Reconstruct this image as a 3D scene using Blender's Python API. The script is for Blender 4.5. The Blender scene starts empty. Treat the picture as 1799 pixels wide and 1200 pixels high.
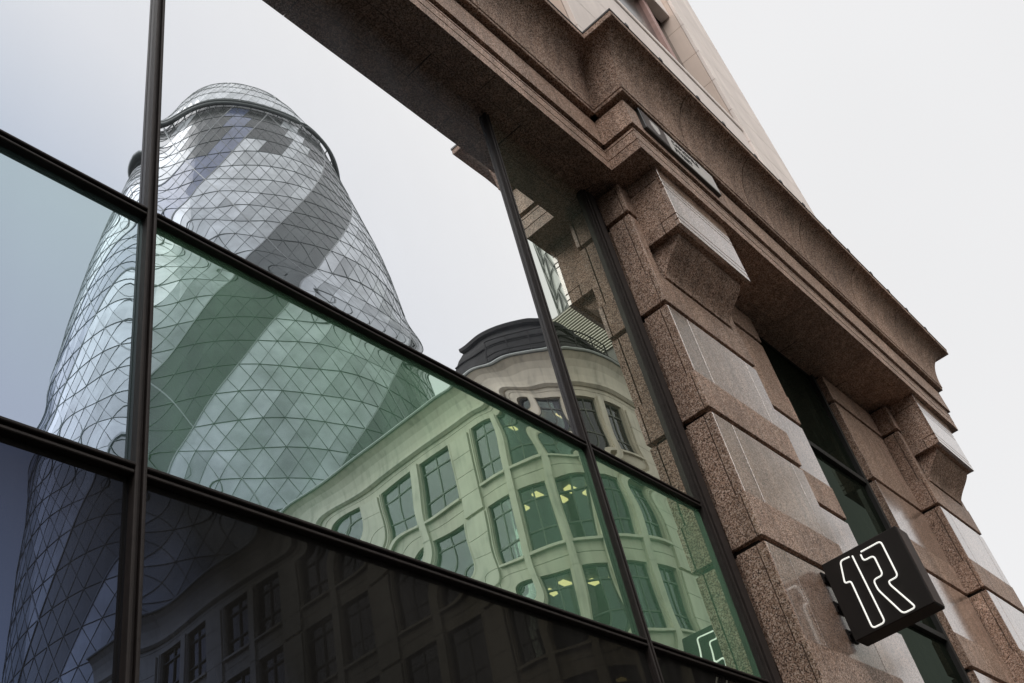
import bpy, bmesh, math, random
import numpy as np
from mathutils import Vector, Matrix
random.seed(7); rng = np.random.RandomState(7)
scene = bpy.context.scene
COL = scene.collection
R = math.radians

# ------------------------------------------------------------------ camera
# facade coordinates: X along the facade (to the right), Y into the building, Z up; glass plane is Y = 0
CR = Vector((0.65489645, -0.72894169, -0.1993857))
CD = Vector((0.38660264, 0.54985318, -0.74040521))
CF = Vector((0.64934509, 0.4078057, 0.64190768))
cam = bpy.data.cameras.new('camera'); camo = bpy.data.objects.new('camera', cam); COL.objects.link(camo)
m = Matrix((CR, -CD, -CF)).transposed().to_4x4(); m.translation = Vector((0, -3.0, 1.6))
camo.matrix_world = m
cam.sensor_width = 36.0; cam.lens = 1779.24 / 1799 * 36.0; cam.clip_start = 0.05; cam.clip_end = 4000
scene.camera = camo

# ------------------------------------------------------------------ world, sun, exposure
SUN_EL, SUN_AZ = R(45), R(226)          # azimuth measured from +Y clockwise
w = bpy.data.worlds.new('World'); scene.world = w; w.use_nodes = True
nt = w.node_tree; nt.nodes.clear()
sky = nt.nodes.new('ShaderNodeTexSky'); sky.sky_type = 'NISHITA'; sky.sun_disc = False
sky.sun_elevation = SUN_EL; sky.sun_rotation = SUN_AZ; sky.air_density = 1.0; sky.dust_density = 6.0; sky.ozone_density = 0.5
hsv = nt.nodes.new('ShaderNodeHueSaturation'); hsv.inputs['Saturation'].default_value = 0.25
tc = nt.nodes.new('ShaderNodeTexCoord')
no = nt.nodes.new('ShaderNodeTexNoise'); no.inputs['Scale'].default_value = 1.6; no.inputs['Detail'].default_value = 4
mr = nt.nodes.new('ShaderNodeMapRange'); mr.inputs['To Min'].default_value = 8.55; mr.inputs['To Max'].default_value = 9.0
mr.inputs['From Min'].default_value = 0.3; mr.inputs['From Max'].default_value = 0.7
comb = nt.nodes.new('ShaderNodeVectorMath'); comb.operation = 'SCALE'; comb.inputs[0].default_value = (1.0, 1.0, 1.012)
mix = nt.nodes.new('ShaderNodeMix'); mix.data_type = 'RGBA'; mix.inputs[0].default_value = 0.95
bg = nt.nodes.new('ShaderNodeBackground'); bg.inputs['Strength'].default_value = 0.066
out = nt.nodes.new('ShaderNodeOutputWorld')
L = nt.links.new
L(sky.outputs[0], hsv.inputs['Color']); L(tc.outputs['Generated'], no.inputs['Vector']); L(no.outputs[0], mr.inputs['Value'])
L(mr.outputs[0], comb.inputs['Scale']); L(hsv.outputs[0], mix.inputs[6]); L(comb.outputs[0], mix.inputs[7])
L(mix.outputs[2], bg.inputs['Color']); L(bg.outputs[0], out.inputs['Surface'])

sl = bpy.data.lights.new('sun', 'SUN'); sl.energy = 1.5; sl.angle = R(60); sl.color = (1.0, 0.97, 0.93)
so = bpy.data.objects.new('sun', sl); COL.objects.link(so)
sd = Vector((math.sin(SUN_AZ) * math.cos(SUN_EL), math.cos(SUN_AZ) * math.cos(SUN_EL), math.sin(SUN_EL)))
so.rotation_euler = sd.to_track_quat('Z', 'Y').to_euler(); so.location = (0, -30, 60)
vs = scene.view_settings; vs.view_transform = 'Standard'; vs.look = 'None'; vs.exposure = 0.62; vs.gamma = 1.0
scene.render.engine = 'CYCLES'
scene.cycles.caustics_reflective = False; scene.cycles.caustics_refractive = False
scene.cycles.diffuse_bounces = 2; scene.cycles.max_bounces = 10; scene.cycles.glossy_bounces = 6; scene.cycles.transparent_max_bounces = 12

# ------------------------------------------------------------------ helpers
def tag(o, label=None, cat=None, group=None, kind=None):
    if label: o['label'] = label
    if cat: o['category'] = cat
    if group: o['group'] = group
    if kind: o['kind'] = kind
    return o

def empty(name, loc=(0, 0, 0)):
    o = bpy.data.objects.new(name, None); COL.objects.link(o); o.location = loc
    o.empty_display_size = 0.2
    return o

class MB:
    """collects vertices and faces for one mesh object (world coordinates)"""
    def __init__(s): s.v = []; s.f = []; s.sm = []
    def face(s, pts, smooth=False):
        i = len(s.v); s.v += [tuple(p) for p in pts]; s.f.append(tuple(range(i, i + len(pts)))); s.sm.append(smooth)
    def grid(s, rows, smooth=True, closed=False):
        """rows: list of equal-length point lists"""
        i = len(s.v); n = len(rows[0])
        for r in rows: s.v += [tuple(p) for p in r]
        for a in range(len(rows) - 1):
            for b in range(n if closed else n - 1):
                c = (b + 1) % n
                s.f.append((i + a * n + b, i + a * n + c, i + (a + 1) * n + c, i + (a + 1) * n + b)); s.sm.append(smooth)
    def box(s, x0, x1, y0, y1, z0, z1, c=0.0):
        if x1 < x0: x0, x1 = x1, x0
        if y1 < y0: y0, y1 = y1, y0
        if z1 < z0: z0, z1 = z1, z0
        i = len(s.v)
        if c <= 0:
            s.v += [(x, y, z) for x in (x0, x1) for y in (y0, y1) for z in (z0, z1)]
            q = [(0, 1, 3, 2), (4, 6, 7, 5), (0, 4, 5, 1), (2, 3, 7, 6), (0, 2, 6, 4), (1, 5, 7, 3)]
            for f in q: s.f.append(tuple(i + k for k in f)); s.sm.append(False)
            return
        c = min(c, (x1 - x0) * .45, (y1 - y0) * .45, (z1 - z0) * .45)
        X = (x0, x1); Y = (y0, y1); Z = (z0, z1); idx = {}
        def P(a, b, d, ax):
            k = (a, b, d, ax)
            if k not in idx:
                p = [X[a], Y[b], Z[d]]
                for t, (sgn) in enumerate((a, b, d)):
                    if t != ax: p[t] += c if sgn == 0 else -c
                idx[k] = len(s.v); s.v.append(tuple(p))
            return idx[k]
        def add(l): s.f.append(tuple(l)); s.sm.append(False)
        for a in (0, 1): add([P(a, 0, 0, 0), P(a, 0, 1, 0), P(a, 1, 1, 0), P(a, 1, 0, 0)][::(1 if a == 0 else -1)])
        for b in (0, 1): add([P(0, b, 0, 1), P(1, b, 0, 1), P(1, b, 1, 1), P(0, b, 1, 1)][::(1 if b == 0 else -1)])
        for d in (0, 1): add([P(0, 0, d, 2), P(0, 1, d, 2), P(1, 1, d, 2), P(1, 0, d, 2)][::(1 if d == 0 else -1)])
        for a in (0, 1):
            for b in (0, 1): add([P(a, b, 0, 0), P(a, b, 1, 0), P(a, b, 1, 1), P(a, b, 0, 1)])
            for d in (0, 1): add([P(a, 0, d, 0), P(a, 1, d, 0), P(a, 1, d, 2), P(a, 0, d, 2)])
        for b in (0, 1):
            for d in (0, 1): add([P(0, b, d, 1), P(1, b, d, 1), P(1, b, d, 2), P(0, b, d, 2)])
        for a in (0, 1):
            for b in (0, 1):
                for d in (0, 1): add([P(a, b, d, 0), P(a, b, d, 1), P(a, b, d, 2)])
    def bar(s, p, q, r, n=4, up=(0, 0, 1)):
        p = Vector(p); q = Vector(q); t = (q - p).normalized(); u = Vector(up)
        if abs(t.dot(u)) > .95: u = Vector((1, 0, 0))
        a = t.cross(u).normalized(); b = t.cross(a)
        ring = lambda o: [o + a * math.cos(2 * math.pi * k / n + math.pi / n) * r + b * math.sin(2 * math.pi * k / n + math.pi / n) * r for k in range(n)]
        A, B = ring(p), ring(q); s.grid([A, B], smooth=n > 5, closed=True); s.face(A[::-1]); s.face(B)
    def tube(s, pts, r, n=8):
        pts = [Vector(p) for p in pts]; rows = []
        for i, p in enumerate(pts):
            t = (pts[min(i + 1, len(pts) - 1)] - pts[max(i - 1, 0)]).normalized()
            a = Vector((1, 0, 0)); a = (a - t * a.dot(t)).normalized(); b = t.cross(a)
            rows.append([p + a * math.cos(2 * math.pi * k / n) * r + b * math.sin(2 * math.pi * k / n) * r for k in range(n)])
        s.grid(rows, True, True); s.face(rows[0][::-1]); s.face(rows[-1])
    def build(s, name, mat, parent=None, fix=True):
        me = bpy.data.meshes.new(name); me.from_pydata(s.v, [], s.f)
        me.polygons.foreach_set('use_smooth', s.sm)
        if fix:
            bm = bmesh.new(); bm.from_mesh(me); bmesh.ops.recalc_face_normals(bm, faces=bm.faces); bm.to_mesh(me); bm.free()
        me.materials.append(mat); me.update()
        o = bpy.data.objects.new(name, me); COL.objects.link(o)
        if parent:
            o.parent = parent
            o.matrix_parent_inverse = Matrix.Translation(-parent_world(parent))
        return o

def parent_world(p):
    # empties stand at their thing's base; mesh parts keep world coordinates
    return Vector(p.location) if p is not None and p.type == 'EMPTY' else Vector((0, 0, 0))

def block(name, mat, parent, *a, c=0.004):
    b = MB(); b.box(*a, c=c); return b.build(name, mat, parent, fix=True)

# ------------------------------------------------------------------ materials
def new_mat(name):
    mt = bpy.data.materials.new(name); mt.use_nodes = True; n = mt.node_tree.nodes
    return mt, n, mt.node_tree.links.new, n['Principled BSDF']

def ramp(n, stops, interp='LINEAR'):
    r = n.new('ShaderNodeValToRGB'); r.color_ramp.interpolation = interp
    e = r.color_ramp.elements
    while len(e) < len(stops): e.new(0.5)
    for k, (p, c) in enumerate(stops): e[k].position = p; e[k].color = (*c, 1)
    return r

def granite(name, gain=1.0, rough=0.75, coat=0.0, bump=0.3, scale=104.0, ior=1.5, sat=1.0):
    mt, n, l, p = new_mat(name)
    g = n.new('ShaderNodeNewGeometry')
    v = n.new('ShaderNodeTexVoronoi'); v.inputs['Scale'].default_value = scale; l(g.outputs['Position'], v.inputs['Vector'])
    v2 = n.new('ShaderNodeTexVoronoi'); v2.inputs['Scale'].default_value = scale * 2.3; l(g.outputs['Position'], v2.inputs['Vector'])
    sp = n.new('ShaderNodeSeparateColor'); l(v.outputs['Color'], sp.inputs[0])
    sp2 = n.new('ShaderNodeSeparateColor'); l(v2.outputs['Color'], sp2.inputs[0])
    ad = n.new('ShaderNodeMath'); ad.operation = 'MULTIPLY_ADD'; ad.inputs[1].default_value = 0.68
    l(sp.outputs[0], ad.inputs[0])
    m2 = n.new('ShaderNodeMath'); m2.operation = 'MULTIPLY'; m2.inputs[1].default_value = 0.32; l(sp2.outputs[1], m2.inputs[0]); l(m2.outputs[0], ad.inputs[2])
    k = gain
    def c(r, g_, b): return (min(r * k, .95), min(g_ * k, .95), min(b * k, .95))
    rp = ramp(n, [(0.10, c(.022, .014, .011)), (.30, c(.155, .082, .053)), (.50, c(.41, .255, .178)), (.70, c(.57, .40, .31)), (.92, c(.80, .66, .57))])
    l(ad.outputs[0], rp.inputs[0])
    no = n.new('ShaderNodeTexNoise'); no.inputs['Scale'].default_value = 1.7; no.inputs['Detail'].default_value = 5; l(g.outputs['Position'], no.inputs['Vector'])
    mp = n.new('ShaderNodeMapping'); mp.inputs['Scale'].default_value = (9, 9, .7); l(g.outputs['Position'], mp.inputs['Vector'])
    no2 = n.new('ShaderNodeTexNoise'); no2.inputs['Scale'].default_value = 1.0; no2.inputs['Detail'].default_value = 4; l(mp.outputs[0], no2.inputs['Vector'])
    mr = n.new('ShaderNodeMapRange'); mr.inputs['From Min'].default_value = .3; mr.inputs['From Max'].default_value = .7; mr.inputs['To Min'].default_value = .82; mr.inputs['To Max'].default_value = 1.12
    l(no.outputs[0], mr.inputs['Value'])
    mr2 = n.new('ShaderNodeMapRange'); mr2.inputs['From Min'].default_value = .35; mr2.inputs['From Max'].default_value = .65; mr2.inputs['To Min'].default_value = .76; mr2.inputs['To Max'].default_value = 1.08
    l(no2.outputs[0], mr2.inputs['Value'])
    mu = n.new('ShaderNodeMath'); mu.operation = 'MULTIPLY'; l(mr.outputs[0], mu.inputs[0]); l(mr2.outputs[0], mu.inputs[1])
    sc = n.new('ShaderNodeVectorMath'); sc.operation = 'SCALE'; l(rp.outputs[0], sc.inputs[0])
    oi = n.new('ShaderNodeObjectInfo'); mr3 = n.new('ShaderNodeMapRange'); mr3.inputs['To Min'].default_value = .88; mr3.inputs['To Max'].default_value = 1.1; l(oi.outputs['Random'], mr3.inputs['Value'])
    mu2 = n.new('ShaderNodeMath'); mu2.operation = 'MULTIPLY'; l(mu.outputs[0], mu2.inputs[0]); l(mr3.outputs[0], mu2.inputs[1]); l(mu2.outputs[0], sc.inputs['Scale'])
    l(sc.outputs[0], p.inputs['Base Color'])
    p.inputs['Roughness'].default_value = rough; p.inputs['IOR'].default_value = ior
    if coat:
        p.inputs['Coat Weight'].default_value = coat; p.inputs['Coat Roughness'].default_value = .11; p.inputs['Coat IOR'].default_value = 2.5
    if bump:
        b = n.new('ShaderNodeBump'); b.inputs['Strength'].default_value = bump; b.inputs['Distance'].default_value = .01
        l(ad.outputs[0], b.inputs['Height']); l(b.outputs[0], p.inputs['Normal'])
    return mt

def plain(name, col, rough=.6, metal=0.0, noise=.12, nscale=6.0, spec=.5, bump=0.0):
    mt, n, l, p = new_mat(name)
    g = n.new('ShaderNodeNewGeometry'); no = n.new('ShaderNodeTexNoise'); no.inputs['Scale'].default_value = nscale; no.inputs['Detail'].default_value = 6
    l(g.outputs['Position'], no.inputs['Vector'])
    a = tuple(x * (1 - noise) for x in col); b = tuple(min(1, x * (1 + noise)) for x in col)
    rp = ramp(n, [(.3, a), (.7, b)]); l(no.outputs[0], rp.inputs[0]); l(rp.outputs[0], p.inputs['Base Color'])
    p.inputs['Roughness'].default_value = rough; p.inputs['Metallic'].default_value = metal; p.inputs['Specular IOR Level'].default_value = spec
    if bump:
        bb = n.new('ShaderNodeBump'); bb.inputs['Strength'].default_value = bump; bb.inputs['Distance'].default_value = .01
        l(no.outputs[0], bb.inputs['Height']); l(bb.outputs[0], p.inputs['Normal'])
    return mt

def stone(name, col, rough=.7, dirt=.68):
    # limestone with faint vertical rain streaks and cloudy tone changes
    mt, n, l, p = new_mat(name)
    g = n.new('ShaderNodeNewGeometry'); no = n.new('ShaderNodeTexNoise'); no.inputs['Scale'].default_value = 1.1; no.inputs['Detail'].default_value = 7
    l(g.outputs['Position'], no.inputs['Vector'])
    mp = n.new('ShaderNodeMapping'); mp.inputs['Scale'].default_value = (5, 5, .35); l(g.outputs['Position'], mp.inputs['Vector'])
    n2 = n.new('ShaderNodeTexNoise'); n2.inputs['Scale'].default_value = 1.0; n2.inputs['Detail'].default_value = 5; l(mp.outputs[0], n2.inputs['Vector'])
    mu = n.new('ShaderNodeMath'); mu.operation = 'MULTIPLY'; l(no.outputs[0], mu.inputs[0]); l(n2.outputs[0], mu.inputs[1])
    rp = ramp(n, [(.10, tuple(x * dirt for x in col)), (.22, tuple(x * .95 for x in col)), (.40, tuple(min(1, x * 1.08) for x in col))]); l(mu.outputs[0], rp.inputs[0])
    l(rp.outputs[0], p.inputs['Base Color']); p.inputs['Roughness'].default_value = rough
    return mt

def coated_glass(name, stops, body):
    """mirror-coated glazing: reflectance rises with the angle of incidence; the glass body has its own dark tint"""
    mt, n, l, p = new_mat(name); n.remove(p)
    lw = n.new('ShaderNodeLayerWeight'); lw.inputs['Blend'].default_value = 0.5
    rp = ramp(n, stops); l(lw.outputs['Facing'], rp.inputs[0])
    gl = n.new('ShaderNodeBsdfGlossy'); gl.inputs['Roughness'].default_value = 0.0; l(rp.outputs[0], gl.inputs['Color'])
    df = n.new('ShaderNodeBsdfDiffuse')
    g = n.new('ShaderNodeNewGeometry'); mp = n.new('ShaderNodeMapping'); mp.inputs['Scale'].default_value = (3.5, 1, .8); l(g.outputs['Position'], mp.inputs['Vector'])
    dn = n.new('ShaderNodeTexNoise'); dn.inputs['Scale'].default_value = 1.2; dn.inputs['Detail'].default_value = 6; l(mp.outputs[0], dn.inputs['Vector'])
    dr = ramp(n, [(.35, tuple(x * .75 for x in body)), (.75, tuple(x * 1.35 for x in body))]); l(dn.outputs[0], dr.inputs[0]); l(dr.outputs[0], df.inputs['Color'])
    ad = n.new('ShaderNodeAddShader'); l(gl.outputs[0], ad.inputs[0]); l(df.outputs[0], ad.inputs[1])
    l(ad.outputs[0], n['Material Output'].inputs['Surface'])
    return mt

def window_glass(name, tint, ior=1.7, trans=.5):
    mt, n, l, p = new_mat(name); n.remove(p)
    fr = n.new('ShaderNodeFresnel'); fr.inputs['IOR'].default_value = ior
    gl = n.new('ShaderNodeBsdfGlossy'); gl.inputs['Roughness'].default_value = 0.01; gl.inputs['Color'].default_value = (.95, .97, 1, 1)
    tr = n.new('ShaderNodeBsdfTransparent'); tr.inputs['Color'].default_value = (*tint, 1)
    mx = n.new('ShaderNodeMixShader'); l(fr.outputs[0], mx.inputs[0]); l(tr.outputs[0], mx.inputs[1]); l(gl.outputs[0], mx.inputs[2])
    l(mx.outputs[0], n['Material Output'].inputs['Surface'])
    return mt

def emit(name, col, s):
    mt, n, l, p = new_mat(name)
    p.inputs['Base Color'].default_value = (*col, 1); p.inputs['Emission Color'].default_value = (*col, 1); p.inputs['Emission Strength'].default_value = s
    return mt

M_ROUGH = granite('flamed_granite', 1.0)
M_BAND = granite('honed_granite', 1.06, rough=.5, bump=.12, scale=115)
M_POL = granite('polished_granite', 1.1, rough=.3, coat=1.0, bump=0, scale=115, ior=1.6)
M_CORE = plain('mortar_and_joint_shade', (.035, .03, .027), .9)  # mortar; its dark tone also stands for shade inside the recessed channels
M_BRONZE = plain('bronze_aluminium', (.034, .027, .025), .6, spec=.25, noise=.2, nscale=15)
M_GASKET = plain('black_gasket', (.015, .014, .013), .7)
M_LEAD = plain('lead_flashing', (.06, .06, .065), .6, noise=.4, nscale=20, bump=.4)
M_PALE = stone('pale_limestone', (.84, .75, .70), dirt=.88)
M_TAN = stone('tan_limestone', (.70, .57, .49), dirt=.85)
M_PINK = plain('pink_painted_metal', (.42, .26, .23), .5)
M_DARKWIN = plain('dark_window', (.022, .016, .014), .12, noise=.3, nscale=1.0, spec=.4)
M_SIGN = plain('sign_black_paint', (.013, .010, .009), .6, noise=.15, spec=.25)
M_SIGNSIDE = plain('sign_rust_brown', (.045, .025, .02), .55, noise=.3)
M_NEON = emit('neon_white', (.95, .95, .90), .45)
M_PLATE = plain('white_enamel', (.86, .82, .78), .25, noise=.05)
M_INK = plain('black_enamel', (.02, .02, .02), .35)
M_PLATEDARK = plain('dark_red_enamel', (.10, .075, .07), .3)
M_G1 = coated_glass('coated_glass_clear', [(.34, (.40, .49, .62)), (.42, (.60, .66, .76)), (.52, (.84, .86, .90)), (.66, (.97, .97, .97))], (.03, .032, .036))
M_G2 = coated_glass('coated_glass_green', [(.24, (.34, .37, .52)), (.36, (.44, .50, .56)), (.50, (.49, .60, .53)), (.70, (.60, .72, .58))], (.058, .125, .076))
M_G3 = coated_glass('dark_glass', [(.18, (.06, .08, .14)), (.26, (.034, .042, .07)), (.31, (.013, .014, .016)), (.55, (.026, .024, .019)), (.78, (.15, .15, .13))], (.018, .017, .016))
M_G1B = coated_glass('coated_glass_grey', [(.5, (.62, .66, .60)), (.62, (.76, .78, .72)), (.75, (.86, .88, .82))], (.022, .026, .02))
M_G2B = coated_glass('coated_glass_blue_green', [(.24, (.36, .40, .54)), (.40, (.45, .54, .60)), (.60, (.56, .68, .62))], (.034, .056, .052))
M_G4 = coated_glass('dark_green_glass', [(.3, (.008, .011, .008)), (.6, (.014, .018, .014)), (.85, (.04, .05, .04))], (.010, .012, .009))  # near-black green body with very low reflectance

# ------------------------------------------------------------------ ground
b = MB(); b.face([(-900, -900, -.012), (1200, -900, -.012), (1200, 900, -.012), (-900, 900, -.012)])
tag(b.build('ground', plain('paving_grey', (.032, .031, .03), .8, nscale=3)), kind='structure')
b = MB(); b.box(-200, 300, -8.4, -3.6, -.1, -.004)
tag(b.build('road', plain('asphalt', (.04, .04, .041), .85, nscale=12)), kind='structure')
b = MB(); b.box(-200, 300, -3.6, .25, -.05, .12, c=.02)
tag(b.build('pavement', plain('york_stone', (.04, .038, .035), .8, nscale=2)), kind='structure')

# ------------------------------------------------------------------ granite building
bld = tag(empty('granite_building', (7, .4, 0)), 'brown granite fronted office building with dark mirrored glazing and stepped pilasters', 'building')
ZS = 9.57                                   # soffit height
H1, H2 = 5.62, 4.095                        # transom tops
b = MB(); b.box(-4.2, 15.6, .32, 9.0, .0, 11.2)
b.build('core_wall', M_CORE, bld)

# ---- glazing
def edge_wave(d, A, lam, wd, ph): return A * np.sin(2 * math.pi * d / lam + ph) * np.exp(-d / wd)
def pane(x0, x1, z0, z1, mat, seed, amp=1.0, step=.026, parent=None, y=0.0):
    r = np.random.RandomState(seed)
    nx = max(3, int((x1 - x0) / step)); nz = max(3, int((z1 - z0) / step))
    xs = np.linspace(x0, x1, nx); zs = np.linspace(z0, z1, nz); X, Z = np.meshgrid(xs, zs)
    Y = np.zeros_like(X)
    for e_, d in enumerate((X - x0, x1 - X, Z - z0, z1 - Z)):
        A = amp * r.uniform(.75, 1.25) * (.5 if e_ < 2 else 1.0) * 1e-3
        mod = .75 + .35 * np.sin((X + Z) * r.uniform(1.5, 4) + r.uniform(0, 6)) + .35 * np.sin((X - Z) * r.uniform(4, 9) + r.uniform(0, 6))
        Y += edge_wave(d, A * mod, r.uniform(.34, .50), r.uniform(.10, .17), r.uniform(-.3, .3))
    for k in range(9):
        a = r.uniform(0, 2 * math.pi); f = r.uniform(1.2, 9.0)
        Y += amp * .00050 / f ** 1.15 * np.sin(f * (X * math.cos(a) + Z * math.sin(a)) + r.uniform(0, 6.3))
    Y += y
    v = np.stack([X, Y, Z], -1).reshape(-1, 3)
    i = np.arange(nx * nz).reshape(nz, nx)
    q = np.stack([i[:-1, :-1], i[:-1, 1:], i[1:, 1:], i[1:, :-1]], -1).reshape(-1, 4)
    me = bpy.data.meshes.new('glass_pane'); me.from_pydata(v.tolist(), [], q.tolist())
    me.polygons.foreach_set('use_smooth', [True] * len(me.polygons)); me.materials.append(mat); me.update()
    o = bpy.data.objects.new('glass_pane', me); COL.objects.link(o); o.parent = parent
    o.matrix_parent_inverse = Matrix.Translation(-parent_world(parent))
    return o

b = MB(); b.box(-4.2, 7.05, .03, .3, .12, ZS + .3)
cw = b.build('curtain_wall', M_GASKET, bld)
M1R, M2R, JL = 1.849, 5.373, 6.855
MW = .052
cols = [(-1.62, M1R - MW), (M1R, M2R - MW), (M2R, JL)]
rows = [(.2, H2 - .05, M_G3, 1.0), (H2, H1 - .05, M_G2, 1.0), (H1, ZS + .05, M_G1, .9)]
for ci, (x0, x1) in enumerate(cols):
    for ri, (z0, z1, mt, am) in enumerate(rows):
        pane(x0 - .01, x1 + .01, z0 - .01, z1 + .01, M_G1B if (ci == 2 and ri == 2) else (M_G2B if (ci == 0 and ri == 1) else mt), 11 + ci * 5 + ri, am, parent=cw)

def mullion(x0, x1, z0, z1, parent, name='mullion', d=.046):
    t = (x1 - x0); b = MB()
    b.box(x0 + .002, x1 - .002, -.022, .028, z0, z1)
    b.box(x0, x0 + t * .30, -d, -.021, z0, z1, c=.004); b.box(x1 - t * .30, x1, -d, -.021, z0, z1, c=.004)
    return b.build(name, M_BRONZE, parent)
def transom(x0, x1, z1, parent, h=.05, d=.046):
    z0 = z1 - h; b = MB()
    b.box(x0, x1, -.024, .027, z0 + .002, z1 - .002)
    b.box(x0, x1, -d, -.023, z1 - h * .34, z1, c=.004); b.box(x0, x1, -d * .9, -.023, z0, z0 + h * .34, c=.004)
    return b.build('transom', M_BRONZE, parent)
mullion(-1.705, -1.62, .12, ZS, cw)
mullion(M1R - MW, M1R, .12, ZS, cw); mullion(M2R - MW, M2R, .12, ZS, cw)
for ci, (x0, x1) in enumerate(cols):
    for z in (H1, H2): transom(x0, x1, z, cw)
b = MB(); b.box(JL, JL + .075, -.035, .028, .12, ZS); b.box(JL + .075, 7.045, -.06, .028, .12, ZS); b.box(JL + .02, JL + .045, -.055, -.034, .12, ZS)
b.build('jamb_frame', M_BRONZE, cw)

# second bay, between the two piers
b = MB(); b.box(10.2, 12.4, .08, .3, .12, ZS + .3)
cw2 = b.build('curtain_wall', M_GASKET, bld)
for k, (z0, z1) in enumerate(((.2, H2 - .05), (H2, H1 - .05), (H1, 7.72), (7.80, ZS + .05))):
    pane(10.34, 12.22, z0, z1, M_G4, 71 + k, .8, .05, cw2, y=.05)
b = MB()
for x0, x1 in ((10.29, 10.36), (12.2, 12.29)): b.box(x0, x1, -.005, .078, .12, ZS)
b.build('jamb_frame', M_GASKET, cw2)
for z in (H2, H1, 7.80):
    b = MB(); b.box(10.36, 12.2, -.0, .074, z - .08, z, c=.004); b.build('transom', M_GASKET, cw2)

# ---- pilasters
BANDS = [9.11, 7.81, 6.512, 5.214, 3.914, 2.614, 1.314]
BH = .41; G = .005
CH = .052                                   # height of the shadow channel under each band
def pilaster(dx, layers):
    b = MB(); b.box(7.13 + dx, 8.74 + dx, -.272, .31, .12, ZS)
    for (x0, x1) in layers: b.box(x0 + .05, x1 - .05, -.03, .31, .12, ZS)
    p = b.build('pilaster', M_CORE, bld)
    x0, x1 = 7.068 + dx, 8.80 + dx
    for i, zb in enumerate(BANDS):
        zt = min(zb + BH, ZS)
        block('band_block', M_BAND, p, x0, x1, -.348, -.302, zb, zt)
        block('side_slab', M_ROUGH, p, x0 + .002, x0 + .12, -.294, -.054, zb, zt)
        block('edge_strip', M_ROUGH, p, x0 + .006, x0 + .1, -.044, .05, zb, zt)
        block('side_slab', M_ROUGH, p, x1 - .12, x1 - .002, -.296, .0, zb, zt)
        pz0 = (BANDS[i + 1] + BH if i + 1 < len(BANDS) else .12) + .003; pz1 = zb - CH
        if i == 0:
            block('panel_slab', M_BAND, p, x0 + .034, x0 + .178, -.338, -.26, pz0, pz1)
            block('panel_slab', M_BAND, p, x1 - .155, x1 - .008, -.338, -.26, pz0, pz1)
        else:
            block('edge_panel', M_POL, p, x0 + .034, x0 + .356, -.338, -.26, pz0, pz1, c=.002)
            block('panel_slab', M_POL, p, x0 + .372, x0 + 1.460, -.338, -.26, pz0, pz1, c=.002)
            block('edge_panel', M_POL, p, x0 + 1.476, x1 - .008, -.338, -.26, pz0, pz1, c=.002)
        block('side_slab', M_ROUGH, p, x0 + .008, x0 + .0325, -.335, -.262, pz0, pz1, c=.002)
        block('side_slab', M_ROUGH, p, x0 + .010, x0 + .14, -.252, -.07, pz0, pz1)
        block('edge_strip', M_ROUGH, p, x0 + .045, x0 + .12, -.058, .05, pz0, pz1)
        block('side_slab', M_BAND, p, x1 - .14, x1 - .010, -.252, .0, pz0, pz1)
    for (lx0, lx1) in layers:
        for i, zb in enumerate(BANDS):
            zt = min(zb + BH, ZS)
            block('band_block', M_BAND, p, lx0, lx1, -.10, .06, zb, zt)
            pz0 = (BANDS[i + 1] + BH if i + 1 < len(BANDS) else .12) + .003
            block('panel_slab', M_POL if i else M_BAND, p, lx0 + .008, lx1 - .008, -.09, .05, pz0, zb - CH, c=.002)
    # capital: stacked slabs with open joints, and the curved console below it
    cx0, cx1 = 7.246 + dx, 8.648 + dx
    b = MB(); b.box(cx0 + .02, cx1 - .02, -.726, -.29, 8.69, ZS); b.build('capital_core', M_CORE, p)
    zs = [8.672, 8.752, 8.834, 9.255, 9.325, 9.43, ZS]
    for k in range(len(zs) - 1):
        z0, z1 = zs[k], zs[k + 1] - (.014 if k < len(zs) - 2 else 0)
        block('capital_slab', M_POL, p, cx0, cx1, -.746, -.700, z0, z1, c=.002)
    block('capital_cheek', M_ROUGH, p, cx0 + .001, cx0 + .1, -.6995, -.56, 8.672, 8.828, c=.002)
    block('capital_cheek', M_ROUGH, p, cx0 + .001, cx0 + .1, -.55, -.3, 8.672, 8.836, c=.001)
    block('capital_cheek', M_ROUGH, p, cx0 + .001, cx0 + .1, -.6995, -.3, 8.8365, 9.40, c=.002)
    block('capital_cheek', M_ROUGH, p, cx0 + .001, cx0 + .1, -.6995, -.3, 9.41, ZS)
    block('capital_cheek', M_ROUGH, p, cx1 - .1, cx1 - .001, -.6995, -.3, 8.672, ZS)
    block('capital_bed', M_ROUGH, p, cx0 + .102, cx1 - .102, -.6995, -.3, 8.673, 8.72)
    prof = []
    for k in range(17):
        t = k / 16; z = 8.672 - t * .412
        s = t * t * (3 - 2 * t); y = -.645 + (.645 - .356) * (s ** .85)
        prof.append((y, z))
    b = MB(); a0, a1 = cx0 + .09, cx1 - .07
    b.grid([[(a0, y, z) for y, z in prof], [(a1, y, z) for y, z in prof]])
    for a in (a0, a1): b.face([(a, y, z) for y, z in prof] + [(a, -.30, prof[-1][1]), (a, -.30, 8.672)])
    b.face([(a0, prof[-1][0], prof[-1][1]), (a1, prof[-1][0], prof[-1][1]), (a1, -.3, prof[-1][1]), (a0, -.3, prof[-1][1])])
    b.build('console', M_ROUGH, p)
    return p
DX2 = 6.82
pilaster(0, [(8.80, 10.29)])
pilaster(DX2, [(12.29, 7.068 + DX2)])

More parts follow.
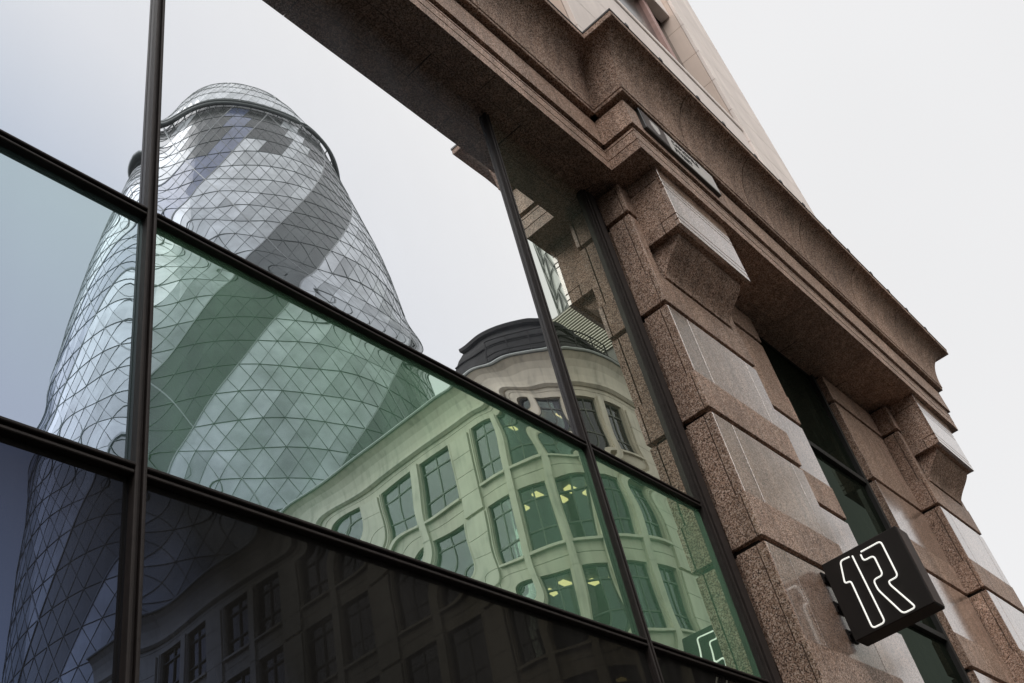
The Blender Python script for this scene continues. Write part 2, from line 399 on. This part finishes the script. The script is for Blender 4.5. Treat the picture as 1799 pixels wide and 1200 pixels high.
# ---- soffit slabs
b = MB(); b.box(-4.2, 15.6, -.15, .3, ZS + .05, ZS + .3); b.box(7.0, 15.7, -.24, -.15, ZS + .05, ZS + .3)
sf = b.build('soffit', M_CORE, bld)
for k in range(9):
    x0 = -4.2 + k * 1.24; x1 = min(x0 + 1.232, 6.911)
    if x1 > x0: block('soffit_slab', M_BAND, sf, x0, x1, -.157, .03, ZS + .002, ZS + .045)
for k in range(6):
    x0 = 6.916 + k * 1.476; block('soffit_slab', M_BAND, sf, x0, min(x0 + 1.462, 15.78), -.242, .03, ZS + .001, ZS + .046)

# ---- entablature: architrave, frieze and cornice stones
A_REC, A_BRK = -.41, -.805
XB0, XB1 = 6.915, 15.84
FAS1 = [(0, ZS), (0, 9.706)]
FAS2 = [(.003, 9.717), (.003, 9.850)]
FAS3 = [(.006, 9.861), (.006, 9.892)]
FRZ = [(.035, 9.942), (.035, 10.338)]
def cav(n=12):
    pts = [(.03, 10.395), (.094, 10.395), (.100, 10.402), (.100, 10.440), (.112, 10.449)]
    for k in range(1, n + 1):
        a = k / n * math.pi / 2
        pts.append((.112 + (1 - math.cos(a)) * .278, 10.452 + math.sin(a) * .735))
    pts += [(.428, 11.192), (.433, 11.20), (.433, 11.272), (.425, 11.28), (-.05, 11.30)]
    return pts
CORN = cav()
def sweep(name, prof, mat, parent, y0, xa, xb, lcorner=0, rcorner=0, smooth=False, back=.25):
    """prof: (offset out of the wall plane, z). lcorner / rcorner: how far the offset also runs in X at that end (a return)"""
    b = MB()
    yb = y0 + back
    L_, R_ = [], []
    for o, z in prof:
        L_.append((xa - o * lcorner, y0 - o, z)); R_.append((xb + o * rcorner, y0 - o, z))
    b.grid([L_, R_], smooth)
    for side, P, c in ((0, L_, lcorner), (1, R_, rcorner)):
        Q = [(p[0], yb, p[2]) for p in P]
        b.grid([P, Q], smooth)
        if not c: pass
    z0, z1 = prof[0][1], prof[-1][1]
    Lb = [(p[0], yb, p[2]) for p in L_]; Rb = [(p[0], yb, p[2]) for p in R_]
    b.grid([Lb, Rb], False)
    b.face([L_[0], R_[0], Rb[0], Lb[0]]); b.face([L_[-1], R_[-1], Rb[-1], Lb[-1]])
    o = b.build(name, mat, parent)
    if smooth:
        o.data.polygons.foreach_set('use_smooth', [True] * len(o.data.polygons))
        try: o.data.set_sharp_from_angle(angle=R(25))
        except Exception: pass
    return o
def course(pname, name, prof, mat, rec, brk, smooth=False, core=.03):
    """rec / brk: joint positions along X for the recessed run and the projecting run"""
    b = MB()
    zz0, zz1 = prof[0][1] + .004, prof[-1][1] - .004
    b.box(-4.2, XB0 + .1, A_REC + core, .31, zz0, zz1); b.box(XB0 + core, XB1 - core, A_BRK + core, .31, zz0, zz1)
    p = b.build(pname, M_CORE, bld)
    g = .008 if smooth else .004
    for a, c in zip(rec[:-1], rec[1:]): sweep(name, prof, mat, p, A_REC, a + g, c - g, smooth=smooth)
    for k, (a, c) in enumerate(zip(brk[:-1], brk[1:])):
        sweep(name, prof, mat, p, A_BRK, a + (0 if k == 0 else g), c - (0 if k == len(brk) - 2 else g),
              .83 if k == 0 else 0, 1.4 if k == len(brk) - 2 else 0, smooth=smooth, back=.56)
    return p
recx = [-4.2, -2.3, -.45, 1.4, 3.25, 5.1, 6.916]
for fas in (FAS1, FAS2, FAS3):
    course('architrave', 'architrave_block', fas, M_BAND, recx, [XB0, 8.87, 10.75, 12.6, 14.3, XB1])
for z0, z1 in ((9.70, 9.72), (9.845, 9.865), (9.888, 9.946), (10.334, 10.40)):
    b = MB(); b.box(-4.2, XB0 + .1, A_REC + .035, .31, z0, z1); b.box(XB0 + .035, XB1 - .035, A_BRK + .035, .31, z0, z1); b.build('bed_joint', M_CORE, bld)
frz = course('frieze', 'frieze_slab', FRZ, M_BAND, [-4.2, -1.9, 0, 1.9, 3.7, 5.65, 6.916], [XB0, 8.9, 10.35, 12.1, 13.75, XB1])
course('cornice', 'cornice_stone', CORN, M_ROUGH, [-4.2, -2.1, -.4, 1.3, 3.1, 4.95, 6.92], [XB0, 8.15, 9.62, 11.2, 12.85, 14.45, XB1], smooth=True)
# lead flashing on top of the cornice
b = MB()
b.box(-4.2, XB0 - .36, A_REC - .440, A_REC, 11.281, 11.306); b.box(XB0 - .365, XB1 + .61, A_BRK - .440, A_REC + .1, 11.2815, 11.309)
for k in range(14):
    x = 6.9 + k * .72 + random.uniform(-.1, .1)
    if x < XB1: b.box(x, x + .05, A_BRK - .447, A_BRK - .2, 11.29, 11.345)
b.build('lead_flashing', M_LEAD, bld)

# ---- upper storeys in pale limestone
up = MB(); up.box(7.2, 15.2, -.27, 6, 11.2, 34); up = up.build('upper_storey', M_DARKWIN, bld)
def pier(x0, x1, first):
    z = 11.28; k = 0
    while z < 33.5:
        h = .98
        block('pier_block', M_PALE, up, x0, x1, -.67, -.60, z, z + h - .006, c=.006)
        block('reveal_block', M_TAN, up, x0 + .001, x0 + .3, -.594, -.10, z, z + h - .004, c=.004)
        z += h; k += 1
    b = MB(); b.box(x0 + .05, x1 - .01, -.598, 5.8, 11.28, 33.6); b.build('pier_core', M_TAN, up)
pier(7.06, 8.85, True); pier(13.32, 15.30, False)
b = MB(); b.box(13.8, 13.82, -.674, -.66, 11.3, 33.4)
for z0, z1, y in ((11.29, 14.70, -.62), (14.704, 15.5, -.625), (15.5, 15.66, -.65)):
    block('spandrel_slab', M_PALE, up, 8.86, 13.31, y, -.4, z0, z1 - .004, c=.01)
block('window_mullion', M_PINK, up, 12.42, 12.62, -.36, -.25, 15.66, 33.4)
block('window_mullion', M_PINK, up, 10.4, 10.6, -.36, -.25, 15.66, 33.4)
b = MB()
for z in (16.35, 16.75):
    b.bar((8.9, -.45, z), (13.3, -.45, z), .012)
for x in (9.4, 10.9, 12.1): b.bar((x, -.45, 15.66), (x, -.45, 16.75), .012)
b.build('window_rail', plain('pale_rail', (.5, .48, .46), .4), up)
for z0 in (19.6, 24.2, 28.8):
    block('spandrel_slab', M_PALE, up, 8.86, 13.31, -.5, -.28, z0, z0 + 1.1, c=.01)

# left-hand upper storey behind the recessed run
b = MB(); b.box(-4.2, 7.05, -.12, 6, 11.25, 34); b.build('upper_wall', M_TAN, up)

# ------------------------------------------------------------------ projecting sign
SX0, SX1, SY0, SY1, SZ0, SZ1 = 7.965, 8.195, -1.090, -.385, 4.468, 5.160
sg = tag(empty('projecting_sign', (8.08, -.35, 4.8)), 'square black projecting sign with white neon 1R fixed to the granite pilaster', 'sign')
bx = MB(); bx.box(SX0, SX1, SY0 + .002, SY1, SZ0, SZ1, c=.006); bx = bx.build('sign_box', M_SIGN, sg)
b = MB(); b.box(SX0 + .012, SX1 - .012, SY0 - .004, SY0 + .03, SZ0 + .012, SZ1 - .012); b.build('side_cover', M_SIGNSIDE, sg)
def smooth_path(P, closed=False, n=5):
    P = [Vector((0, a, c)) for a, c in P]; out = []
    N = len(P)
    for i in range(N - 1):
        p0 = P[max(i - 1, 0)]; p1 = P[i]; p2 = P[i + 1]; p3 = P[min(i + 2, N - 1)]
        seg = (p2 - p1).length
        m1 = (p2 - p0); m2 = (p3 - p1)
        m1 = m1.normalized() * seg if m1.length else m1; m2 = m2.normalized() * seg if m2.length else m2
        for k in range(n):
            t = k / n; t2 = t * t; t3 = t2 * t
            out.append(p1 * (2 * t3 - 3 * t2 + 1) + m1 * (t3 - 2 * t2 + t) + p2 * (-2 * t3 + 3 * t2) + m2 * (t3 - t2))
    out.append(P[-1]); return out
def round_poly(P, r=.03, n=5):
    P = [Vector((0, a, c)) for a, c in P]; out = [P[0]]
    for i in range(1, len(P) - 1):
        a = (P[i - 1] - P[i]); c = (P[i + 1] - P[i]); rr = min(r, a.length * .45, c.length * .45)
        A = P[i] + a.normalized() * rr; C = P[i] + c.normalized() * rr
        for k in range(n + 1):
            t = k / n; out.append(A * (1 - t) ** 2 + P[i] * 2 * t * (1 - t) + C * t * t)
    out.append(P[-1]); return out
ONE = [(-.642, 5.097), (-.556, 5.102), (-.513, 4.915), (-.567, 4.912), (-.566, 4.492), (-.679, 4.492), (-.668, 5.092)]
ARR = [(-.747, 5.088), (-.932, 5.090), (-.933, 4.768), (-.846, 4.766), (-.846, 4.735), (-.950, 4.490), (-.838, 4.489), (-.739, 4.745), (-.739, 4.833), (-.829, 4.833), (-.829, 5.010), (-.735, 5.010), (-.736, 5.068)]
for P in (ONE, ARR):
    pts = [Vector((SX0 - .022, q.y, q.z)) for q in round_poly(P, .032)]
    b = MB(); b.tube(pts, .0070, 8); b.build('neon_tube', M_NEON, sg)
for z in (4.55, 4.80, 5.07):
    b = MB(); b.box(8.04, 8.10, SY1 - .01, -.315, z - .035, z + .035, c=.004); b.box(7.99, 8.15, -.352, -.330, z - .05, z + .05, c=.003)
    for q in (8.01, 8.13): b.bar((q, -.364, z), (q, -.340, z), .012, 6)
    b.build('bracket', M_SIGN, sg)

# ------------------------------------------------------------------ street nameplate
np_ = tag(empty('street_nameplate', (7.9, -.83, 10.2)), 'white framed street nameplate fixed on the granite frieze above the nearer pilaster', 'sign')
PX0, PX1, PZ0, PZ1, PY = 7.14, 8.70, 10.03, 10.385, -.885
b = MB(); b.box(PX0, PX1, PY + .004, -.826, PZ0, PZ1, c=.004); b.build('plate_frame', M_INK, np_)
b = MB(); b.box(PX0 + .50, PX1 - .022, PY, PY + .02, PZ0 + .02, PZ1 - .02); b.build('plate', M_PLATE, np_)
b = MB(); b.box(PX0 + .022, PX0 + .494, PY, PY + .02, PZ0 + .02, PZ1 - .02); b.build('emblem_panel', M_PLATEDARK, np_)
def shield(cx, cz, s):
    pts = [(-.5, .5), (.5, .5), (.5, -.05), (.3, -.4), (0, -.6), (-.3, -.4), (-.5, -.05)]
    b = MB(); F = [(cx + a * s, PY - .004, cz + c * s) for a, c in pts]; B_ = [(x, PY + .002, z) for x, y, z in F]
    b.face(F); b.grid([F, B_], False, True); return b
shield(PX0 + .26, 10.21, .17).build('emblem', M_PLATE, np_)
def text(txt, x, z, size, parent, mat):
    cu = bpy.data.curves.new('t', 'FONT'); cu.body = txt; cu.size = size; cu.extrude = .002; cu.resolution_u = 2
    o = bpy.data.objects.new('t', cu); COL.objects.link(o)
    dg = bpy.context.evaluated_depsgraph_get(); me = bpy.data.meshes.new_from_object(o.evaluated_get(dg))
    bpy.data.objects.remove(o)
    me.transform(Matrix.Translation((x, PY - .003, z)) @ Matrix.Rotation(R(90), 4, 'X'))
    me.materials.append(mat); q = bpy.data.objects.new('lettering', me); COL.objects.link(q); q.parent = parent
    q.matrix_parent_inverse = Matrix.Translation(-parent_world(parent)); return q
text('CAMOMILE', PX0 + .60, 10.235, .115, np_, M_INK)
text('STREET', PX0 + .60, 10.095, .115, np_, M_INK)

# ------------------------------------------------------------------ rounded corner building across the street (seen mirrored in the glazing)
rb = tag(empty('corner_building', (29.5, -15.6, 0)), 'cream stone office block with a rounded window bay at its corner, mirrored in the glazing', 'building')
M_CREAM = stone('cream_stone', (.62, .58, .46)); M_CREAM2 = stone('cream_stone_trim', (.66, .62, .50))
M_WFRAME = plain('grey_green_frame', (.10, .11, .09), .5)
M_WGLASS = window_glass('office_glass', (.5, .58, .5), 1.6)
M_SLATE = plain('slate_roof', (.016, .016, .016), .8, noise=.3, nscale=4, spec=.2)
M_INT = plain('office_interior', (.05, .055, .05), .9)
M_LAMP = emit('ceiling_lamp', (1.0, .62, .36), 2.8)
M_GUT = plain('gutter_lead', (.30, .33, .31), .5)
QR = 4.0; QC = (29.5, -15.6); QE = QR * math.pi / 2
def path(s, o=0.0):
    if s <= 0: return (25.5 - o, -15.6 + s)
    if s < QE:
        t = s / QR; return (QC[0] - (QR + o) * math.cos(t), QC[1] + (QR + o) * math.sin(t))
    return (29.5 + (s - QE), -11.6 + o)
def samples(s0, s1):
    pts = [s0]
    n = max(1, int(math.ceil((min(s1, QE) - max(s0, 0)) / .22))) if s1 > 0 and s0 < QE else 0
    if n:
        a, c = max(s0, 0), min(s1, QE)
        for k in range(n + 1):
            v = a + (c - a) * k / n
            if v > pts[-1] + 1e-6: pts.append(v)
    if s1 > pts[-1] + 1e-6: pts.append(s1)
    return pts
def ribbon(b, s0, s1, prof):
    """closed profile (offset, z) swept along the wall line"""
    S = samples(s0, s1)
    rows_ = [[(*path(s, o), z) for o, z in prof] for s in S]
    b.grid(rows_, False, True); b.face(rows_[0]); b.face(rows_[-1][::-1])
def rib(name, mat, parent, s0, s1, z0, z1, o0, o1):
    b = MB(); ribbon(b, s0, s1, [(o0, z0), (o1, z0), (o1, z1), (o0, z1)]); return b.build(name, mat, parent)
SA, SB = -26.0, 22.0
SILLS = [21.80, 18.22, 14.64, 11.06, 7.48]; WH = 2.62
wins = []                       # (s0, s1, arc?)
for k in range(4):
    wins += [(-3.17 - 5.17 * k, -1.53 - 5.17 * k, 0), (-5.30 - 5.17 * k, -3.66 - 5.17 * k, 0)]
for k in range(5):
    c = R(3 + 20.6 * k) * QR; wins.append((c - R(7.7) * QR, c + R(7.7) * QR, 1))
for k in range(2):
    wins += [(8.0 + 5.17 * k, 9.64 + 5.17 * k, 0), (10.13 + 5.17 * k, 11.77 + 5.17 * k, 0)]
wins.sort()
wall = rib('wall', M_CREAM, rb, SA, SB, .0, SILLS[-1] - .05, -.4, .02)
# spandrel bands between the storeys, then the band under the cornice
for k, z in enumerate(SILLS):
    top = (SILLS[k - 1] if k else 25.0)
    zm = (z + WH + top) / 2
    rib('spandrel', M_CREAM, wall, SA, SB, z + WH + .001, zm - .012, -.4, 0); rib('spandrel', M_CREAM, wall, SA, SB, zm + .012, top - .001, -.4, 0)
# solid piers between the windows, one per storey
for k, z in enumerate(SILLS):
    e = [SA] + [v for a, c, _ in wins for v in (a, c)] + [SB]
    for a, c in zip(e[0::2], e[1::2]):
        wide = c - a > .9
        rib('pier', M_CREAM2 if not wide else M_CREAM, wall, a, c, z, z + WH, -.4, .0)
        if wide:
            for q in range(4):
                h_ = (WH + .84) / 4; rib('pier_block', M_CREAM2, wall, a + .16, c - .16, z - .9 + q * h_, z - .9 + (q + 1) * h_ - .022, -.1, .10)
            for q in (a + .05, c - .10): rib('architrave_trim', M_CREAM2, wall, q, q + .05, z - .02, z + WH, -.1, .045)
        else:
            rib('column', M_CREAM2, wall, a + .06, c - .06, z - .93, z + WH + .06, -.1, .11)
# cornice
b = MB(); ribbon(b, SA, SB, [(-.4, 24.9), (.06, 24.9), (.16, 25.0), (.16, 25.12), (.10, 25.16), (.12, 25.4), (.18, 25.75), (.30, 26.05), (.46, 26.25), (.50, 26.28), (-.4, 26.3)])
cn = b.build('cornice', M_CREAM2, rb)
b = MB(); ribbon(b, SA, SB, [(.36, 26.302), (.56, 26.302), (.585, 26.36), (.56, 26.42), (.36, 26.42)]); b.build('gutter', M_GUT, cn)
# mansard roof over the rounded corner, a flat deck further back
RA, RB = -.8, 12.0
b = MB(); ribbon(b, RA, RB, [(-.6, 26.3), (-.05, 26.3), (-.9, 28.6), (-1.35, 29.3), (-2.6, 29.3)]); rf = b.build('roof', M_SLATE, rb)
for z, o in ((27.2, -.29), (28.2, -.66)):
    rib('roof_ledge', M_SLATE, rf, RA, RB, z, z + .035, o - .3, o - .02)
rib('roof_edge', M_SLATE, rf, RA, RB, 29.302, 29.50, -2.6, -1.15)
b = MB(); b.box(31, 46, -40, -18, 26, 29.0); b.build('roof_deck', M_SLATE, rf)
# railings on the rounded corner
for z in (27.0, 27.35, 27.7):
    b = MB(); b.tube([(*path(s, .2), z) for s in np.arange(1.2, 9.5, .22)], .028, 6); b.build('rail', M_SLATE, rf)
b = MB()
for s in np.arange(1.2, 9.5, .9): b.bar((*path(s, .2), 26.3), (*path(s, .2), 27.72), .03)
b.build('rail_post', M_SLATE, rf)
# louvred plant screen on the roof
lv = MB(); lv.box(33.30, 36.5, -15.6, -12.6, 29.0, 34.1); lv = lv.build('plant_screen', plain('screen_metal', (.075, .08, .065), .6), rb)
M_SLAT = plain('louvre_metal', (.55, .55, .46), .5)
for k in range(22):
    z = 30.35 + k * .168
    b = MB(); b.box(33.22, 33.32, -15.58, -12.62, z, z + .05); b.build('louvre_slat', M_SLAT, lv)
# windows
def window(s0, s1, z, fine):
    b = MB(); zt = z + WH
    oi = -.16
    mid = (s0 + s1) / 2; zb = [z + .06, z + WH * .30, z + WH * .78, zt - .02]
    f = .05
    for a in (s0, mid - f / 2, s1 - f):
        ribbon(b, a, a + f, [(oi - .05, z + .04), (oi + .03, z + .04), (oi + .03, zt), (oi - .05, zt)])
    for q in (z + .04, z + WH * .30, z + WH * .78, zt - .06):
        ribbon(b, s0 + .001, s1 - .001, [(oi - .045, q), (oi + .036, q), (oi + .036, q + .055), (oi - .045, q + .055)])
    wn = b.build('window', M_WFRAME, rb)
    rib('sill', M_CREAM2, wn, s0 - .06, s1 + .06, z - .07, z + .035, -.3, .13)
    if fine:
        for a, c in ((s0 + f, mid - f / 2), (mid + f / 2, s1 - f)):
            for q in range(3):
                rib('pane', M_WGLASS, wn, a, c, zb[q] + .03, zb[q + 1] - .005, oi - .012, oi)
    else:
        rib('pane', M_WGLASS, wn, s0 + .01, s1 - .01, z + .05, zt - .01, oi - .06, oi - .05)
for k, z in enumerate(SILLS):
    for (a, c, arc) in wins:
        window(a, c, z, (k < 4) and (arc or -9 < a < 10))
# floors and ceilings inside, with lit ceiling panels
for k, z in enumerate(SILLS):
    b = MB(); ribbon(b, SA, SB, [(-9, z + WH + .12), (-.42, z + WH + .12), (-.42, z + WH + .6), (-9, z + WH + .6)]) if False else None
    b = MB(); b.box(25.95, 50, -40, -16, z + WH + .1, z + WH + .55); b.box(29.5, 50, -15.99, -12.05, z + WH + .1, z + WH + .55)
    n_ = 10
    fan = [QC] + [(QC[0] - 3.55 * math.cos(t), QC[1] + 3.55 * math.sin(t)) for t in [math.pi / 2 * q / n_ for q in range(n_ + 1)]]
    lo = [(x, y, z + WH + .1) for x, y in fan]; hi = [(x, y, z + WH + .55) for x, y in fan]
    b.face(lo); b.face(hi[::-1]); b.grid([lo, hi], False, True)
    b.build('floor_slab', M_INT, rb)
b = MB(); b.box(33, 33.2, -40, -16, 0, 26); b.box(33, 50, -18.2, -18, 0, 26); b.build('inner_wall', M_INT, rb)
lamps = []
for k, angs in ((0, (38, 57, 66, 74, 20)), (1, (9, 24, 41, 46, 62, 69, 80)), (2, (12, 26, 44, 62, 68, 83)), (3, (8, 22, 30, 47, 66, 85)), (4, (25, 47, 66))):
    for t in angs:
        r_ = random.uniform(2.5, 3.2); lamps.append((k, QC[0] - r_ * math.cos(R(t)), QC[1] + r_ * math.sin(R(t))))
lamps += [(1, 26.9, -18.2), (2, 26.8, -20.6), (3, 26.9, -18.4), (2, 27.2, -23.0), (3, 27, -22)]
for k, x, y in lamps:
    z = SILLS[k] + WH - .06
    b = MB(); b.box(x - .22, x + .22, y - .12, y + .12, z, z + .08); b.build('ceiling_lamp', M_LAMP, rb)

# ------------------------------------------------------------------ unseen stone block behind the viewer, added to cut low sky light
ob = tag(empty('added_shade_block', (-40, -29, 0)), 'unseen grey stone block behind the viewer, added to darken the street', 'building')
b = MB(); b.box(-70, -9.5, -46, -13.6, 0, 25); ob_w = b.build('wall', stone('grey_stone', (.30, .28, .25)), ob)
b = MB(); b.box(-70.4, -9.1, -46.4, -13.2, 25, 25.9, c=.1); b.build('roof', M_SLATE, ob)
for k in range(6):
    for q in range(12):
        x = -12.2 - q * 3.4; z = 2.4 + k * 3.7
        b = MB(); b.box(x - .9, x + .9, -13.62, -13.52, z, z + 2.3); b.build('window', M_DARKWIN, ob)

# ------------------------------------------------------------------ bullet shaped glass tower (seen mirrored in the glazing)
TC = (75.8, -92.6); FH = 4.15; NP = 72
PZ = [0, 20, 45, 70, 85, 97.6, 108.6, 122, 134, 143, 149, 155, 161, 166.5, 171, 174.5, 176]
PR = [24.5, 26.3, 27.9, 28.4, 28.1, 27.4, 25.9, 23.5, 21.0, 18.9, 17.3, 15.9, 13.7, 11.1, 8.1, 4.6, 0.3]
def rad(z): return float(np.interp(z, PZ, PR))
NF = 43
HAND = -1
PHI0 = math.atan2(-3 - TC[1], 0 - TC[0])
def tv(k, i, o=0.0):
    z = min(k * FH, 175.95); a = PHI0 + HAND * R(i * 360.0 / NP); r = rad(z) + o
    return Vector((TC[0] + r * math.cos(a), TC[1] + r * math.sin(a), z))
tw = tag(empty('bullet_tower', (*TC, 0)), 'tall bullet shaped glass tower with spiral dark bands, mirrored in the glazing', 'tower')
def tower_glass(name, col, rough, spec):
    mt, n, l, p = new_mat(name)
    g = n.new('ShaderNodeNewGeometry')
    v = n.new('ShaderNodeTexNoise'); v.inputs['Scale'].default_value = .35; v.inputs['Detail'].default_value = 3; l(g.outputs['Position'], v.inputs['Vector'])
    rp = ramp(n, [(.3, tuple(x * .75 for x in col)), (.7, tuple(x * 1.25 for x in col))]); l(v.outputs[0], rp.inputs[0]); l(rp.outputs[0], p.inputs['Base Color'])
    p.inputs['Roughness'].default_value = rough; p.inputs['Specular IOR Level'].default_value = spec; p.inputs['IOR'].default_value = 1.7
    return mt
TG = [tower_glass('tower_glass_dark', (.10, .115, .105), .2, .5), tower_glass('tower_glass_mid', (.46, .49, .49), .15, .6),
      tower_glass('tower_glass_pale', (.62, .66, .66), .12, .7), tower_glass('tower_glass_light', (.76, .80, .81), .12, .8), tower_glass('tower_glass_blue_reflection', (.16, .19, .28), .15, .6), tower_glass('tower_glass_black', (.06, .066, .06), .25, .4)]
M_TFRAME = plain('tower_frame', (.13, .15, .14), .5)
M_TSEAM = plain('tower_seam', (.42, .44, .43), .4)
def glass_class(j, k):
    """j: which right-leaning strip between two diagonals, k: storey"""
    i = j + k
    if k >= 37: return 3 if (i + k) % 3 else 2
    if 32 <= k <= 35 and abs(i % 6 - 2.5) <= (.6, 1.6, 1.6, 2.1)[k - 32]: return 5
    if k == 36: return 5
    m_ = j % 12; band = (j // 12) % 6
    h = (i * 7919 + k * 104729 + (i * k) * 131) % 100
    if m_ < 4: return 4 if band == BLUE else 0
    if m_ == 4: return 3
    if m_ < 9: return 3 if h < 35 else (2 if h < 85 else 1)
    return 2 if h < 55 else 1
BLUE = 3  # spiral band whose blue is a reflection put into the glass colour
tris = []
for k in range(NF):
    for i in range(NP):
        x0 = tv(k + .5, i + .5); xm = tv(k + .5, i - .5)
        g_ = glass_class(i - k - 1, k)
        tris.append(((tv(k, i), x0, tv(k + 1, i), xm), g_, k, i))
        tris.append(((tv(k, i), tv(k, i + 1), x0), glass_class(i - k, k), k, i)); tris.append(((tv(k + 1, i), x0, tv(k + 1, i + 1)), g_, k, i))
eye = Vector((0, 3, 1.6))
eye_real = Vector((0, 3, 1.6))
scored = []
for q, (t, g, k, i) in enumerate(tris):
    c = sum(t, Vector((0, 0, 0))) / len(t); nrm = (t[1] - t[0]).cross(t[2] - t[0])
    out_ = Vector((c.x - TC[0], c.y - TC[1], 0)).normalized()
    f = out_.dot((eye_real - c).normalized())
    ar = nrm.length * .5 * f / (c - eye_real).length_squared if 55 < c.z < 152 else 0
    scored.append((ar, q))
scored.sort(reverse=True); single = set(q for _, q in scored[:300])
def prism(b, t):
    c = sum(t, Vector((0, 0, 0))) / len(t); n_ = (t[1] - t[0]).cross(t[2] - t[0])
    if n_.length < 1e-9: return
    n_.normalize(); o_ = Vector((c.x - TC[0], c.y - TC[1], 0))
    if n_.dot(o_) < 0: n_ = -n_
    F = [p + (c - p) * .03 + n_ * .03 for p in t]; B_ = [p + (c - p) * .03 - n_ * .05 for p in t]
    b.face(F); b.face(B_[::-1]); b.grid([F, B_], False, True)
bulk = [MB() for _ in TG]
for q, (t, g, k, i) in enumerate(tris):
    if q in single:
        b = MB(); prism(b, t); b.build('pane', TG[g], tw)
    else: prism(bulk[g], t)
for g, b in enumerate(bulk):
    if b.v: tag(b.build('glazing', TG[g], tw), kind='stuff')
fr = MB(); seam = MB()
for k in range(NF):
    for i in range(NP):
        p = tv(k, i, .06)
        fr.bar(p, tv(k, i + 1, .06), .05, 4)
        for q0, q1, mod in ((tv(k, i, .06), tv(k + 1, i + 1, .06), (i - k) % 12), (tv(k, i + 1, .06), tv(k + 1, i, .06), None)):
            if mod in (0, 4): seam.bar(q0, q1, .11, 4)
            elif mod is None and (i + k) % 12 == 3: seam.bar(q0, q1, .09, 4)
            else: fr.bar(q0, q1, .036, 4)
tag(fr.build('lattice_frame', M_TFRAME, tw, fix=False), kind='stuff'); tag(seam.build('spiral_seam', M_TSEAM, tw, fix=False), kind='stuff')
for z, o, r in ((149.5, .9, .36), (151.0, .8, .26)):
    rr = rad(z) + o
    b = MB(); b.tube([(TC[0] + rr * math.cos(a), TC[1] + rr * math.sin(a), z) for a in np.linspace(0, 2 * math.pi, 97)], r, 8); b.build('dome_ring', M_TFRAME, tw)
b = MB()
for k in range(48):
    a = k * math.pi / 24; r0, r1 = rad(149) - .2, rad(149.5) + .9
    b.bar((TC[0] + r0 * math.cos(a), TC[1] + r0 * math.sin(a), 148.2), (TC[0] + r1 * math.cos(a), TC[1] + r1 * math.sin(a), 149.5), .12)
b.build('ring_strut', M_TFRAME, tw)

# ------------------------------------------------------------------ distant round glass tower with crossed bracing (a sliver of it is mirrored beside the pilaster)
GT = (138.0, -55.4); GR = 14.0; GH = 172.0
gt = tag(empty('round_tower', (*GT, 0)), 'distant round pale glass tower with crossed bracing, a sliver mirrored beside the pilaster', 'tower')
b = MB(); N_ = 64
ringp = lambda z, r: [(GT[0] + r * math.cos(2 * math.pi * k / N_), GT[1] + r * math.sin(2 * math.pi * k / N_), z) for k in range(N_)]
b.grid([ringp(0, GR), ringp(GH - 12, GR), ringp(GH - 4, GR * .9), ringp(GH, GR * .6)], True, True); b.face(ringp(GH, GR * .6))
b.build('glazing', tower_glass('round_tower_glass', (.52, .55, .52), .2, .6), gt)
b = MB()
for k in range(16):
    for q in range(16):
        z0, z1 = q * 10.0, q * 10.0 + 10.0
        P = lambda kk, z: (GT[0] + (GR + .3) * math.cos(2 * math.pi * kk / 16), GT[1] + (GR + .3) * math.sin(2 * math.pi * kk / 16), z)
        for (a0, a1) in ((0, .5), (1, .5)):
            b.bar(P(k + a0, z0), P(k + a1, z1), .22)
b.build('bracing', M_TFRAME, gt)
for z in range(5, 160, 5):
    b = MB(); b.tube([(p[0], p[1], p[2]) for p in ringp(z, GR + .15) + [ringp(z, GR + .15)[0]]], .12, 5); b.build('floor_ring', M_TFRAME, gt)
